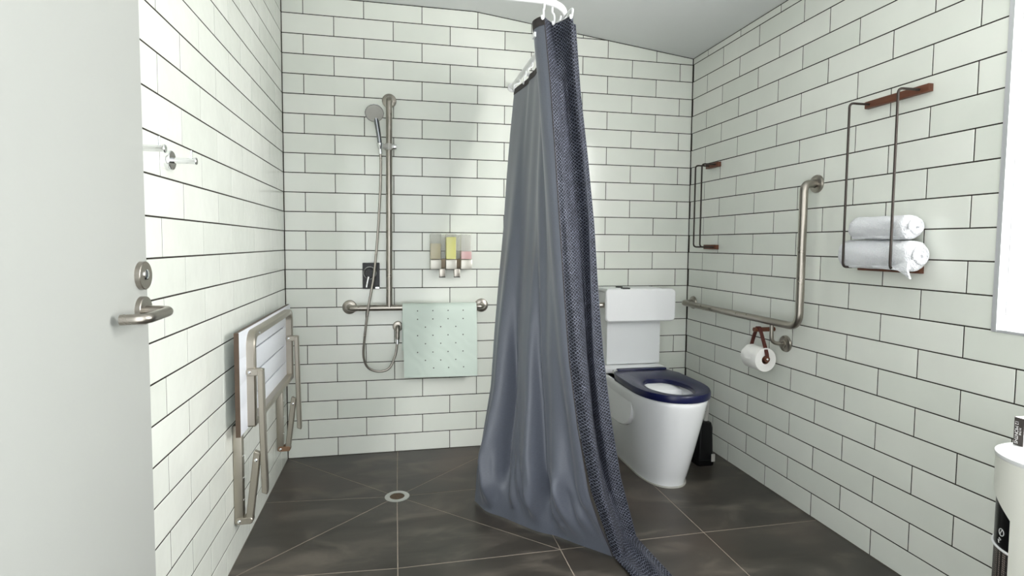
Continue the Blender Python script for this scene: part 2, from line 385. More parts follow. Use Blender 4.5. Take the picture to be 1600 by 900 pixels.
for r, p in rects(.003, 2.18, .1583, .3093-PT, 23):
    p = clip(p, 0, 1, RZ-.004)
    if r >= 9: p = clip(p, 1, 0, -WIN[1]-.004)
    lay_tile(wr, p, (W, 0, 0), -PI/2)
for r, p in rects(-2.09, -.003, -.1586, -.3075+PT, 24):
    p = clip(p, 0, 1, CH-.001)
    lay_tile(wl, p, (0, 0, 0), PI/2)

# floor tiles: shower square cut to fall to the drain, then 600 mm field tiles
DR = (.565, -.547)
def floor_tile(poly):
    g = .0016
    if area2(poly) < 0: poly = poly[::-1]
    mb = MB(); q = inset(poly, g); i1 = inset(q, .001); n = len(q)
    mb.v = [(x, y, 0.) for x, y in i1]+[(x, y, -.0006) for x, y in q]+[(x, y, -.008) for x, y in q]
    mb.f = [tuple(range(n))]+[(j, n+j, n+(j+1) % n, (j+1) % n) for j in range(n)]+[(n+j, 2*n+j, 2*n+(j+1) % n, n+(j+1) % n) for j in range(n)]
    obj('floor_tile', mb, 'floor', fl, 0)
sx, sy = 1.165, -1.102
c00, c10, c11, c01 = (-.001, .001), (sx, .001), (sx, sy), (-.001, -1.075)
mt, mr, mb_, ml = (.566, .001), (sx, -.532), (.568, -1.108), (-.001, -.502)
for a, b in ((c00, mt), (mt, c10), (c10, mr), (mr, c11), (c11, mb_), (mb_, c01), (c01, ml), (ml, c00)): floor_tile([DR, a, b])
yl = -1.09
for x0, x1 in ((sx, 1.762), (1.762, W+.001)):
    floor_tile([(x0, .001), (x1, .001), (x1, yl if x1 > 1.2 else sy), (x0, sy if x0 == sx else yl)])
for (x0, x1, ya, yb) in ((-.001, .568, -1.075, -1.108), (.568, sx, -1.108, sy), (sx, 1.762, sy, yl), (1.762, W+.001, yl, yl)):
    floor_tile([(x0, ya), (x1, yb), (x1, -1.695), (x0, -1.695)])
    for k in range(2): floor_tile([(x0, -1.695-.6*k), (x1, -1.695-.6*k), (x1, -2.295-.6*k), (x0, -2.295-.6*k)])

# window: tile trim, white reveal, frame and daylit frosted pane
y0, y1, z0, z1 = WIN
w1 = struct('window_1', MB().box(W+.052, W+.060, y0+.04, y1-.04, z0+.04, z1-.04), 'pane')
fr = MB().box(W+.04, W+.085, y0, y1, z0, z0+.045, .003).box(W+.04, W+.085, y0, y1, z1-.045, z1, .003).box(W+.041, W+.084, y0, y0+.045, z0+.044, z1-.044, .003).box(W+.041, W+.084, y1-.045, y1, z0+.044, z1-.044, .003)
obj('window_frame', fr, 'white', w1, 30)
rv = MB().box(W-.002, W+.04, y1-.002, y1+.002, z0, z1).box(W-.002, W+.04, y0, y1, z0-.002, z0+.002).box(W-.002, W+.04, y0, y1, z1-.002, z1+.002).box(W-.002, W+.04, y0-.002, y0+.002, z0, z1)
obj('window_reveal', rv, 'white', w1, 0)
tr = struct('trim_1', MB().box(W-.004, W+.008, y1-.012, y1+.003, z0-.003, z1, .001), 'trim')
obj('sill_trim', MB().box(W-.003, W+.008, y0, y1, z0-.004, z0+.004, .001), 'trim', tr, 0)

# ------------------------------------------------------------------ door standing open along the left wall
d = struct('door_1', MB().box(.062, .100, -2.745, -1.8425, .012, 2.05, .0015), 'door')
HZ = 1.011; HY = -1.872
pl_ = obj('handle_rose', MB().lathe([(.0, 0), (.0265, 0), (.0265, .0085), (.0255, .0095), (.0, .0095)], (.100, HY, HZ), (1, 0, 0), 36), 'steel', d)
lev = bend([(.108, HY, HZ), (.151, HY, HZ-.001), (.151, HY-.104, HZ-.003), (.112, HY-.106, HZ-.004)], .034, 10)
obj('lever_handle', MB().tube(lev, .0092, 18), 'steel', pl_, 50)
lk = obj('lock_rose', MB().lathe([(.0, 0), (.0265, 0), (.0265, .0085), (.0255, .0095), (.0, .0095)], (.100, HY+.003, HZ+.0655), (1, 0, 0), 36), 'steel', d)
lm = MB().box(.109, .1105, HY-.0035, HY+.0095, HZ+.0575, HZ+.064, .0003)
obj('emergency_slot', lm, 'black', lk, 0)
obj('lock_button', MB().lathe([(.009, 0), (.009, .002), (.006, .0035), (0, .0035)], (.1095, HY+.003, HZ+.068), (1, 0, 0), 20), 'chrome', lk)

# ------------------------------------------------------------------ floor waste
t = thing('floor_drain', 'round steel floor drain where the shower floor cuts meet', 'drain', (DR[0], DR[1], 0))
obj('drain_ring', MB().lathe([(.033, -.004), (.033, .001), (.036, .0022), (.052, .0022), (.055, .0002), (.055, -.004)], (*DR, 0), n=40, cap=False), 'drain', t)
g = MB().lathe([(0, -.003), (.0335, -.003), (.0335, -.001), (0, -.001)], (*DR, 0), n=32, cap=False)
for k in range(-3, 4):
    h = math.sqrt(max(.031**2-(k*.009)**2, 0)); g.box(DR[0]-h, DR[0]+h, DR[1]+k*.009-.0022, DR[1]+k*.009+.0022, -.0012, .0012)
obj('drain_grate', g, 'draingrate', t)

# ------------------------------------------------------------------ helpers for rail fittings
def flange(parent, c, axis, r=.0375, mat='steel'):
    return obj('flange', MB().lathe([(0, 0), (r, 0), (r, .003), (r*.93, .009), (r*.7, .013), (r*.48, .014), (r*.46, .019), (0, .019)], c, axis, 32), mat, parent, 40)
def screw(parent, c, axis, r=.005, mat='chrome', name='screw'):
    return obj(name, MB().lathe([(0, 0), (r, 0), (r, .0015), (r*.6, .003), (0, .0033)], c, axis, 12), mat, parent)

# ------------------------------------------------------------------ shower T-rail on the back wall
RX, RY, RZ0 = .529, -.064, .80
t = thing('shower_grab_rail', 'brushed steel T-shaped shower rail with upright bar on back wall', 'grab rail', (RX, 0, RZ0))
obj('upright_bar', MB().tube(bend([(RX+.002, -.004, 1.889), (RX+.002, RY, 1.889), (RX-.002, RY, RZ0)], .045, 8), .0158, 20), 'steel', t, 50)
obj('horizontal_bar', MB().tube(bend([(.3205, -.004, RZ0), (.3205, RY, RZ0), (1.0268, RY, RZ0), (1.0268, -.004, RZ0)], .045, 8), .0158, 20), 'steel', t, 50)
for c in ((RX+.002, 0, 1.889), (.3205, 0, RZ0), (1.0268, 0, RZ0)): flange(t, c, (0, -1, 0))
sl = obj('slide_clamp', MB().lathe([(0, 0), (.020, 0), (.022, .003), (.022, .03), (.02, .033), (0, .033)], (RX, RY, 1.622), (0, 0, 1), 24), 'greyplastic', t)
obj('clamp_arm', MB().tube([(RX-.012, RY-.015, 1.637), (.492, RY-.03, 1.637)], .0125, 16), 'greyplastic', sl)
obj('clamp_knob', MB().lathe([(.015, 0), (.016, .012), (.013, .022), (0, .024)], (RX+.018, RY-.006, 1.638), (1, -.15, 0), 20), 'chrome', sl)
obj('holder_cone', MB().lathe([(.011, -.016), (.0155, 0), (.0175, .014), (.012, .016)], (.486, RY-.036, 1.637), (-.06, -.15, 1), 20), 'chrome', sl)

# hand shower
t = thing('hand_shower', 'round chrome hand shower held in the slide clamp of the rail', 'hand shower', (.486, -.10, 1.62))
hd = Vector((0.05, -.80, -.60)).normalized(); hc = Vector((.4605, -.148, 1.790))
obj('spray_head', MB().lathe([(0, -.022), (.018, -.022), (.036, -.014), (.0455, -.004), (.047, .003), (.0455, .006)], hc, hd, 40, True), 'chrome', t)
obj('spray_face', MB().lathe([(0, .0055), (.0435, .0055), (.0435, .0068), (.04, .0074), (0, .0074)], hc, hd, 40), 'greyplastic', t)
obj('grip', MB().tube(spline([(.486, -.100, 1.628), (.481, -.105, 1.68), (.473, -.118, 1.735), (.465, -.132, 1.782)], 5), [.0095, .010, .0105, .011, .011, .0115, .0115, .012, .012, .0125, .0125, .013, .013, .013, .012, .011], 18), 'darkchrome', t, 60)
# hose
hp = spline([(.4865, -.1, 1.628), (.488, -.098, 1.60), (.4885, -.094, 1.52), (.4845, -.09, 1.404), (.470, -.09, 1.173), (.450, -.094, .972), (.4215, -.10, .804), (.4005, -.092, .64), (.3955, -.08, .545), (.417, -.07, .487), (.470, -.062, .462), (.524, -.056, .476), (.556, -.05, .54), (.5675, -.046, .615), (.5685, -.046, .636)], 10)
hs = thing('shower_hose', 'slim steel shower hose looping below the horizontal rail', 'hose', (.47, -.06, .462))
obj('hose_tube', MB().tube(hp, .0062, 12), 'steel', hs, 60)
obj('hose_nut', MB().tube([(.4867, -.0995, 1.625), (.4882, -.098, 1.596)], .0088, 12), 'chrome', hs, 40)
obj('hose_nut', MB().tube([(.5683, -.046, .628), (.568, -.046, .603)], .0086, 12), 'chrome', hs, 40)
# wall elbow
t = thing('wall_elbow', 'round steel hose outlet elbow on the tiles beside the hanging mat', 'pipe fitting', (.5705, 0, .69))
obj('rosette', MB().lathe([(0, 0), (.0275, 0), (.0275, .006), (.024, .011), (.014, .013), (0, .013)], (.5705, 0, .692), (0, -1, 0), 28), 'steel', t)
obj('outlet', MB().tube(bend([(.5705, -.01, .692), (.5700, -.046, .692), (.5685, -.046, .628)], .022, 6), .0115, 16), 'steel', t, 50)

# black shower mixer
t = thing('shower_mixer', 'black glass shower mixer plate with chrome ring lever behind the hose', 'shower mixer', (.4325, 0, .966))
obj('plate', MB().prism(rrect(.3885, .4766, .8965, 1.036, .003, 2), 0, -.009, 1, .0012), 'black', t, 30)
cc = Vector((.4265, -.009, .982))
obj('ring', MB().lathe([(.026, 0), (.034, 0), (.034, .004), (.031, .007), (.026, .005)], cc, (0, -1, 0), 36, False), 'chrome', t, 40)
obj('knob', MB().lathe([(0, 0), (.021, 0), (.021, .026), (.019, .03), (0, .031)], cc, (0, -1, 0), 30), 'blackmatt', t, 40)
obj('lever', MB().tube([cc+Vector((-.004, -.022, -.014)), cc+Vector((-.012, -.026, -.05)), cc+Vector((-.016, -.027, -.075))], .0055, 12), 'chrome', t, 40)
obj('side_tab', MB().box(.455, .474, -.011, -.009, .8985, .906, .0005), 'chrome', t, 0)

# ------------------------------------------------------------------ bath mat over the rail
t = thing('shower_mat', 'pale green rubber shower mat draped over the horizontal rail', 'bath mat', (.795, RY, .43))
prof = [(-.040, .565)]
for k in range(0, 6): prof.append((-.0405-.0008*k, .565+.04*k))
prof += [(-.0435, .795), (-.047, .808), (-.054, .8165), (-.064, .8195), (-.074, .8165), (-.082, .808), (-.0865, .795)]
for k in range(1, 19): prof.append((-.0872-.0006*math.sin(k*.9), .795-.02*k))
prof.append((-.0865, .430))
mb = MB(); nx = 24
front = []
def mpt(i, j, off):
    y, z = prof[i]; s = j/nx; k = i/len(prof)
    xl = .592+.008*k+(.003 if i > 16 else 0); xr = .985+.0085*k
    y2 = y + .0022*math.sin(s*9+z*13)*(1 if i > 15 else .4)
    zz = z - (.006*s if i > 20 else 0)*(i-20)/12
    # outward offset
    a = Vector(prof[max(i-1, 0)]); b = Vector(prof[min(i+1, len(prof)-1)]); tt = (b-a).normalized(); nn = Vector((-tt.y, tt.x))
    return (xl+(xr-xl)*s, y2+nn.x*off, zz+nn.y*off)
np_ = len(prof)
for off in (0, .0042):
    for i in range(np_):
        for j in range(nx+1): mb.v.append(mpt(i, j, -off))
def gi(l, i, j): return l*np_*(nx+1)+i*(nx+1)+j
for i in range(np_-1):
    for j in range(nx):
        mb.f.append((gi(0, i, j), gi(0, i, j+1), gi(0, i+1, j+1), gi(0, i+1, j))); mb.f.append((gi(1, i, j), gi(1, i+1, j), gi(1, i+1, j+1), gi(1, i, j+1)))
    for j in (0, nx): mb.f.append((gi(0, i, j), gi(0, i+1, j), gi(1, i+1, j), gi(1, i, j)))
for i in (0, np_-1):
    for j in range(nx): mb.f.append((gi(0, i, j), gi(0, i, j+1), gi(1, i, j+1), gi(1, i, j)))
obj('mat_sheet', mb, 'rubber', t, 60)
hole_me = None
rows_ = [(.7845, 0), (.740, 0), (.6975, 1), (.653, 0), (.609, 1), (.563, 0), (.519, 1), (.477, 2)]
for z, kind in rows_:
    xs_ = [.673, .7535, .834, .9145] if kind == 0 else ([.714, .795, .8755] if kind == 1 else [.7575, .837, .918])
    for x in xs_:
        hy = -.0872-.0006*math.sin((.795-z)/.02*.9)-.0042+.0022*math.sin((x-.603)/.391*9+z*13)-.0003
        if hole_me is None:
            o = obj('drain_hole', MB().lathe([(0, 0), (.0034, 0), (.0034, .0012), (0, .0012)], (x, hy, z), (0, -1, 0), 10), 'hole', t, 30); hole_me = o
        else:
            o = hole_me.copy(); COL.objects.link(o); o.location = Vector((x, hy-.0006, z))-WORLDPOS[t.name]

# ------------------------------------------------------------------ soap dispenser
t = thing('soap_dispenser', 'triple wall soap dispenser with amber, yellow and pink chambers', 'soap dispenser', (.853, 0, 1.0))
obj('back_plate', MB().box(.742, .966, -.012, -.002, 1.004, 1.19, .002), 'clear', t, 30)
obj('back_bracket', MB().box(.75, .956, -.03, -.002, 1.008, 1.058, .002), 'bronze', t, 30)
for (x0, x1), mt_, lev_ in (((.7415, .7990), 'amber', .083), ((.8240, .8805), 'yellow', .118), ((.9050, .9640), 'pink', .042)):
    ch = obj('chamber', MB().box(x0, x1, -.072, -.012, 1.056, 1.192, .004), 'clear', t, 30)
    obj('liquid', MB().box(x0+.002, x1-.002, -.070, -.014, 1.058, 1.058+lev_, .003), mt_, ch, 30)
    obj('push_button', MB().box(x0-.0005, x1+.0005, -.078, -.03, 1.004, 1.0545, .004), 'champagne', t, 30)
for x0 in (.7900, .8690):
    n_ = obj('dispense_nozzle', MB().box(x0, x0+.031, -.066, -.045, .961, 1.006, .003), 'steel', t, 30)
    obj('nozzle_lip', MB().box(x0-.001, x0+.032, -.069, -.043, .959, .9635, .0015), 'blackmatt', n_, 30)

# ------------------------------------------------------------------ fold-up shower seat on the left wall
t = thing('folding_shower_seat', 'folded-up white slatted shower seat with metal frame on left wall', 'shower seat', (0, -.6, .14))
PY0, PY1, PX0, PX1 = -1.05, -.152, .036, .050
# slatted panel: back sheet split in boards with slots between
zs = [.482, .5755, .6575, .746, .835]
for k in range(4):
    za = zs[k]+(.003 if k else 0); zb = zs[k+1]-(.003 if k < 3 else 0)
    b_ = obj('seat_slat', MB().box(PX0, PX1, PY0, PY1, za, zb, .0015), 'slat', t, 30)
for k in (1, 2, 3):   # the slots stop short of the ends
    for ya, yb in ((PY0, -.90), (-.30, PY1)):
        obj('slat_bridge', MB().box(PX0, PX1-.0003, ya, yb, zs[k]-.0035, zs[k]+.0035), 'slat', t, 0)
    obj('slot_shade', MB().box(PX0+.001, PX0+.004, -.90, -.30, zs[k]-.0032, zs[k]+.0032), 'slot', t, 0)  # dark strip stands in for the shade inside the open slot
obj('edge_band', MB().box(PX0-.001, PX1+.0005, PY0-.0012, PY0, .481, .836), 'brown', t, 0)
obj('edge_band', MB().box(PX0-.001, PX1-.004, PY0, PY1, .835, .8362), 'brown', t, 0)
# frame loop of flat tube
fpts = rrect(-.962, -.238, .486, .826, .055, 8)[:18]+[(-.962, .492), (-.956, .486), (-.244, .486), (-.238, .492)]
def loop_tube(pts, x0, x1, wdt):
    o_ = pts; i_ = inset(pts, wdt)
    n = len(pts); mb = MB()
    for x, pp in ((x0, o_), (x1-.004, o_), (x1, inset(pts, .004)), (x1, inset(pts, wdt-.004)), (x1-.004, i_), (x0, i_)): mb.v += [(x, p[0], p[1]) for p in pp]
    for r_ in range(5):
        for j in range(n): k = (j+1) % n; mb.f.append((r_*n+j, r_*n+k, (r_+1)*n+k, (r_+1)*n+j))
    for j in range(n): k = (j+1) % n; mb.f.append((5*n+j, 5*n+k, k, j))
    return mb
obj('frame_loop', loop_tube(fpts, PX1, .078, .026), 'seatsteel', t, 40)
for yy, zz in ((-.89, .812), (-.30, .812)): screw(t, (.078, yy, zz), (1, 0, 0), .006)
for Y0, far in ((-.95, 0), (-.25, 1)):
    sg = -1
    mm = 'rust' if far else 'seatsteel'
    wbk = obj('wall_bracket', MB().box(.001, .030, Y0-.016, Y0+.016, .140, .495, .003), 'seatsteel', t, 30)
    for zz in (.30, .22, .38): screw(wbk, (.030, Y0, zz), (1, 0, 0), .005)
    obj('hinge_foot', MB().prism(rrect(.006, .062, .138, .162, .010, 4), Y0-.020, Y0+.014, 1, .002), mm, t, 30)
    screw(t, (.018, Y0-.020, .150), (0, -1, 0), .006)
    # strut up to the leg
    def bar(pa, pb, w, ya, yb):
        a = Vector(pa); b = Vector(pb); dd = (b-a).normalized(); nn = Vector((-dd.y, dd.x))*w/2
        return MB().prism([tuple(a-nn), tuple(b-nn), tuple(b+nn*.8+dd*.008), tuple(b-nn*.0+dd*.010), tuple(a+nn)][:3]+[tuple(b+nn), tuple(a+nn)], ya, yb, 1, .003)
    obj('strut', bar((.050, .152), (.080, .392), .024, Y0-.018, Y0+.006), mm if False else 'seatsteel', t, 30)
    screw(t, (.0765, Y0-.018, .368), (0, -1, 0), .006)
    obj('pivot_bracket', MB().prism(rrect(.050, .106, .672, .697, .009, 4), Y0-.022, Y0-.002, 1, .002), 'seatsteel', t, 30)
    screw(t, (.062, Y0-.022, .685), (0, -1, 0), .005)
    obj('leg', bar((.096, .693), (.1045, .250), .0195, Y0-.024, Y0+.006), 'seatsteel', t, 30)

# ------------------------------------------------------------------ robe hooks
def robe_hook(y, z, label):
    t = thing('robe_hook', label, 'hook', (0, y, z), 'robe hooks on the left wall')
    obj('rose', MB().lathe([(0, 0), (.0245, 0), (.0245, .012), (.023, .0135), (0, .0135)], (0, y, z), (1, 0, 0), 32), 'chrome', t, 40)
    obj('peg', MB().tube([(.012, y, z), (.066, y, z)], .0075, 18), 'chrome', t, 40)
    obj('end_cap', MB().lathe([(.0075, 0), (.0095, .001), (.0095, .004), (.008, .0055), (0, .0055)], (.064, y, z), (1, 0, 0), 18), 'chrome', t, 40)
    obj('pin', MB().tube([(.056, y, z+.005), (.056, y, z+.026)], .0032, 10), 'chrome', t, 40)
robe_hook(-1.462, 1.346, 'chrome robe hook with whole round rose, right one by the door')
robe_hook(-1.655, 1.346, 'chrome robe hook half hidden behind the door edge')

# ------------------------------------------------------------------ L grab rail on the right wall
GX = W-.07
t = thing('toilet_grab_rail', 'brushed steel L-shaped grab rail beside the toilet on right wall', 'grab rail', (W, -.5, .80))
obj('bent_bar', MB().tube(bend([(W-.004, -.075, .806), (GX, -.075, .806), (GX, -1.030, .803), (GX, -1.030, 1.398), (W-.004, -1.022, 1.400)], .062, 8), .0162, 20), 'steel', t, 50)
for c in ((W, -.075, .806), (W, -1.0205, 1.400), (W, -.870, .7035)): flange(t, c, (-1, 0, 0))
obj('support_stem', MB().tube(bend([(GX, -.862, .80), (GX, -.862, .706), (W-.004, -.870, .7035)], .036, 8), .0088, 16), 'steel', t, 50)

# ------------------------------------------------------------------ toilet paper holder and roll
PYc = -.787
t = thing('toilet_paper_holder', 'dark red leather strap holder on a short timber peg under the rail', 'paper holder', (W, PYc, .757))
obj('peg', MB().tube([(W, PYc, .757), (W-.045, PYc, .757), (W-.105, PYc, .757)], .0105, 14), 'wood', t, 50)
RCX, RCZ = W-.082, .632
rY0, rY1 = -.845, -.742
def strap(pts, w):
    mb = MB(); r = []
    for p in pts:
        p = Vector(p); r.append([(p.x-w/2, p.y, p.z-.0015), (p.x+w/2, p.y, p.z-.0015), (p.x+w/2, p.y, p.z+.0015), (p.x-w/2, p.y, p.z+.0015)])
    return mb.loft(r)
def strap2(pts, w, th=.003):
    mb = MB(); P = [Vector(p) for p in pts]; r = []
    for i, p in enumerate(P):
        tt = (P[min(i+1, len(P)-1)]-P[max(i-1, 0)]).normalized(); nn = Vector((1, 0, 0)); bb = tt.cross(nn).normalized()
        r.append([p-nn*w/2-bb*th/2, p+nn*w/2-bb*th/2, p+nn*w/2+bb*th/2, p-nn*w/2+bb*th/2])
    return mb.loft(r)
obj('strap', strap2(spline([(RCX, rY0-.008, RCZ-.012), (RCX, rY0-.008, RCZ+.02), (RCX, rY0+.022, .715), (RCX, PYc-.010, .764), (RCX, PYc, .7695), (RCX, PYc+.010, .764), (RCX, rY1-.012, .715), (RCX, rY1+.008, RCZ+.02), (RCX, rY1+.008, RCZ-.012)], 5), .018), 'leather', t, 50)
obj('dowel', MB().tube([(RCX, rY0-.012, RCZ), (RCX, rY1+.012, RCZ)], .0135, 16), 'wood', t, 40)
screw(t, (RCX, rY0-.012, RCZ), (0, -1, 0), .005)
t = thing('toilet_paper_roll', 'white toilet paper roll hanging in the leather strap holder', 'toilet paper', (RCX, -.79, RCZ-.052))
n = 40; rings = []
def rollring(y, r, dz=0):
    return [(RCX+r*math.cos(2*PI*k/n), y, RCZ-.005+r*math.sin(2*PI*k/n)) for k in range(n)]
obj('paper', MB().loft([rollring(rY0, .0195), rollring(rY0, .0530), rollring(rY0+.003, .0545), rollring(rY1-.003, .0545), rollring(rY1, .0530), rollring(rY1, .0195), rollring(rY0, .0195)], False, False), 'paper', t, 40)
obj('core', MB().loft([rollring(rY0+.001, .0195), rollring(rY1-.001, .0195), rollring(rY1-.001, .0180), rollring(rY0+.001, .0180), rollring(rY0+.001, .0195)], False, False), 'core', t, 40)
# loose folded sheet on the far left of the roll
mb = MB(); ns = 14
for i in range(ns+1):
    a = math.radians(60+120*i/ns); r = .0555+.004*(i/ns)**2
    for j in range(7):
        y = rY0+.03+(rY1-rY0-.03)*j/6; taper = (1-i/ns*.5*(1-j/6))
        rr = r+.002*math.sin(i*1.3+j)*(i/ns)
        mb.v.append((RCX+rr*math.cos(a), y+.006*(i/ns)*math.sin(j), RCZ-.005+rr*math.sin(a)*taper**.2))
for i in range(ns):
    for j in range(6): q = i*7+j; mb.f.append((q, q+1, q+8, q+7))
obj('loose_sheet', mb, 'paper', t, 60)

# ------------------------------------------------------------------ towel racks
def rack(y0, y1, ya, yb, zt, zb, dpt, label, r=.0042):
    t = thing('towel_rack', label, 'towel rack', (W, (y0+y1)/2, zb))
    obj('top_timber', MB().box(W-.019, W, y0, y1, zt-.0125, zt+.0125, .001), 'wood', t, 30)
    obj('bottom_timber', MB().box(W-.019, W, y0, y1, zb-.0125, zb+.0125, .001), 'wood', t, 30)
    for y in (ya, yb):
        obj('wire', MB().tube(bend([(W-.006, y, zt), (W-dpt, y, zt), (W-dpt, y, zb), (W-.006, y, zb)], .018, 6), r, 12), 'wire', t, 50)
rack(-1.512, -1.262, -1.479, -1.281, 1.660, 1.066, .101, 'dark wire towel rack with timber bars holding the rolled towels')
rack(-.318, -.197, -.296, -.231, 1.580, 1.133, .100, 'empty narrow dark wire rack near the back corner', .0042)
# rolled towels
def towel(yc, ln, zc, rx, rz, label, flap, xo, seed):
    rnd = random.Random(seed)
    xc = W-xo
    t = thing('rolled_towel', label, 'towel', (xc, yc, zc-rz), 'rolled white towels in the wire rack')
    n = 48; mb = MB(); rings = []
    ph = [rnd.uniform(0, 6) for _ in range(6)]
    L = 26
    for i in range(L+1):
        s = i/L; y = yc+ln/2-ln*s         # from far end to near end
        e = min(s, 1-s)/.10; k = 1 if e >= 1 else math.sqrt(max(0, 1-(1-e)**2))*.30+.70
        ring = []
        for j in range(n):
            a = 2*PI*j/n
            w = 1+.035*math.sin(3*a+ph[0]+s*5)+.02*math.sin(7*a+ph[1]-s*9)+.012*math.sin(23*s+ph[2]+2*a)
            px = rx*k*w*math.cos(a); pz = rz*k*w*math.sin(a)
            px = max(px, -.083) if px < 0 else px
            ring.append((xc+px, y, zc+pz))
        rings.append(ring)
    obj('roll', mb.loft(rings), 'towel', t, 70)
    # spiral end
    sp = []
    for k in range(60):
        a = k/60*2.6*2*PI; q = .16+.74*(k/60)
        sp.append((xc+rx*.72*q*math.cos(a), yc-ln/2-.004+.010*(1-k/60)*.3, zc+rz*.72*q*math.sin(a)))
    obj('spiral_edge', MB().tube(sp, .0062, 8), 'towel', t, 70)
    # outer flap edge lying along the roll
    fp = [(xc-rx*.55, yc+ln*.44-ln*.9*k/12, zc-rz*(.80+.05*math.sin(k))) for k in range(13)]
    obj('outer_edge', MB().tube(fp, .006, 8), 'towel', t, 70)
    if flap:
        mb = MB(); m_, q_ = 8, 8
        for i in range(m_+1):
            for j in range(q_+1):
                u = i/m_; v = j/q_
                mb.v.append((xc-rx*.62+.012*math.sin(u*4+v*3)-.01*v, yc-ln*.22-u*ln*.26, zc-rz*.30-v*(.012+.045*u)-.006*math.sin(u*7)))
        o_ = len(mb.v)
        for i in range(o_): x, y, z = mb.v[i]; mb.v.append((x+.007, y, z))
        for i in range(m_):
            for j in range(q_):
                a = i*(q_+1)+j; mb.f.append((a, a+1, a+q_+2, a+q_+1)); a += o_; mb.f.append((a, a+q_+1, a+q_+2, a+1))
        for i in range(m_):
            for j in (0, q_): a = i*(q_+1)+j; b = a+q_+1; mb.f.append((a, b, b+o_, a+o_))
        for j in range(q_):
            for i in (0, m_): a = i*(q_+1)+j; b = a+1; mb.f.append((a, b, b+o_, a+o_))
        obj('hanging_corner', mb, 'towel', t, 70)
towel(-1.387, .305, 1.113, .0455, .0505, 'rolled white towel at the bottom of the wire rack, corner hanging', True, .0495, 3)
towel(-1.397, .240, 1.2075, .043, .0405, 'smaller rolled white towel lying on top of another in the rack', False, .048, 9)

# ------------------------------------------------------------------ toilet
TX = 1.836
def dring(z, w, yc, lf, lb, n=56, p=5., x=TX):
    out = []
    for k in range(n):
        a = 2*PI*k/n; c, s_ = math.cos(a), math.sin(a)
        if s_ <= 0: e = 2.25; px = w*math.copysign(abs(c)**(2/e), c); py = yc+lf*math.copysign(abs(s_)**(2/e), s_)
        else: px = w*math.copysign(abs(c)**(2/p), c); py = yc+lb*abs(s_)**(2/p)
        out.append((x+px, py, z))
    return out
t = thing('toilet', 'white ceramic toilet with navy blue open seat and tall cistern', 'toilet', (TX, -.4, 0))
rings = [dring(.004, .112, -.50, .198, .48, x=TX+.010), dring(.022, .1135, -.50, .202, .48, x=TX+.010)]
for k in range(1, 13):
    s_ = k/12; e = s_**.92
    rings.append(dring(.022+.400*s_, .1135+.060*e, -.50-.065*e, .202+.072*e, .48+.065*e, x=TX+.010*(1-s_)))
rings += [dring(.437, .1755, -.565, .276, .545), dring(.444, .172, -.565, .272, .54)]
rings += [dring(.444, .118, -.612, .190, .165, p=2.4), dring(.436, .112, -.612, .182, .158, p=2.3), dring(.40, .105, -.612, .168, .150, p=2.2), dring(.34, .086, -.60, .135, .125, p=2.1), dring(.27, .055, -.58, .08, .08, p=2), dring(.235, .02, -.57, .03, .03, p=2)]
obj('pan', MB().loft(rings), 'ceramic', t, 50)
obj('base_seal', MB().loft([dring(.0, .116, -.50, .206, .48, x=TX+.010), dring(.006, .116, -.50, .206, .48, x=TX+.010)]), 'greyplastic', t, 30)
# squared rear skirt with the rounded lower front corner
sk = []
for y_, z_ in ((-.06, .444), (-.52, .444), (-.565, .43), (-.588, .395), (-.592, .35), (-.578, .305), (-.545, .268), (-.50, .246), (-.44, .234), (-.06, .228)): sk.append((y_, z_))
obj('rear_skirt', MB().prism(sk, TX-.167, TX+.167, 0, .006), 'ceramic', t, 30)
obj('rear_deck', MB().box(TX-.160, TX+.185, -.235, -.004, .44, .472, .006), 'ceramic', t, 30)
# cistern
ci = obj('cistern', MB().box(1.703, 2.024, -.172, -.004, .474, .875, .012), 'cistern', t, 30)
obj('cistern_lid', MB().box(1.698, 2.029, -.177, -.003, .876, .900, .008), 'cistern', ci, 30)
obj('flush_button', MB().lathe([(0, 0), (.02, 0), (.02, .006), (0, .007)], (1.80, -.10, .90), (0, 0, 1), 20), 'blackmatt', ci, 30)
# seat ring
def seat_outline(w, yf, yb, wb_, yk, n=20):
    out = []
    for k in range(n+1):
        a = PI+PI*k/n; c, s_ = math.cos(a), math.sin(a); e = 2.15
        out.append((TX+w*math.copysign(abs(c)**(2/e), c), -.615+(-.615-yf)*math.copysign(abs(s_)**(2/e), s_)))
    out += [(TX+w, -.52), (TX+w*.995, yk), (TX+wb_, yb), (TX+wb_*.5, yb), (TX-wb_*.5, yb), (TX-wb_, yb), (TX-w*.995, yk), (TX-w, -.52)]
    return out
so = seat_outline(.180, -.850, -.318, .146, -.405)
N_ = len(so); cx_, cy_ = TX, -.632
si = []
for x, y in so:
    a = math.atan2((y-cy_)/.155, (x-cx_)/.103); si.append((cx_+.103*math.cos(a), cy_+.155*math.sin(a)))
def lvl(p, q, s_, z): return [(p[i][0]+(q[i][0]-p[i][0])*s_, p[i][1]+(q[i][1]-p[i][1])*s_, z) for i in range(N_)]
obj('seat', MB().loft([lvl(so, si, .02, .446), lvl(so, si, 0, .449), lvl(so, si, 0, .470), lvl(so, si, .05, .4775), lvl(so, si, .35, .479), lvl(so, si, .75, .474), lvl(so, si, .97, .466), lvl(so, si, 1, .458), lvl(so, si, .99, .446), lvl(so, si, .02, .446)], False, False), 'navy', t, 40)
obj('seat_hinge_bar', MB().box(TX-.128, TX+.150, -.330, -.296, .452, .486, .008), 'navy', t, 40)
for x in (TX-.136, TX+.158): obj('hinge', MB().tube([(x-.014, -.314, .470), (x+.010, -.314, .470)], .0105, 14), 'chrome', t, 40)
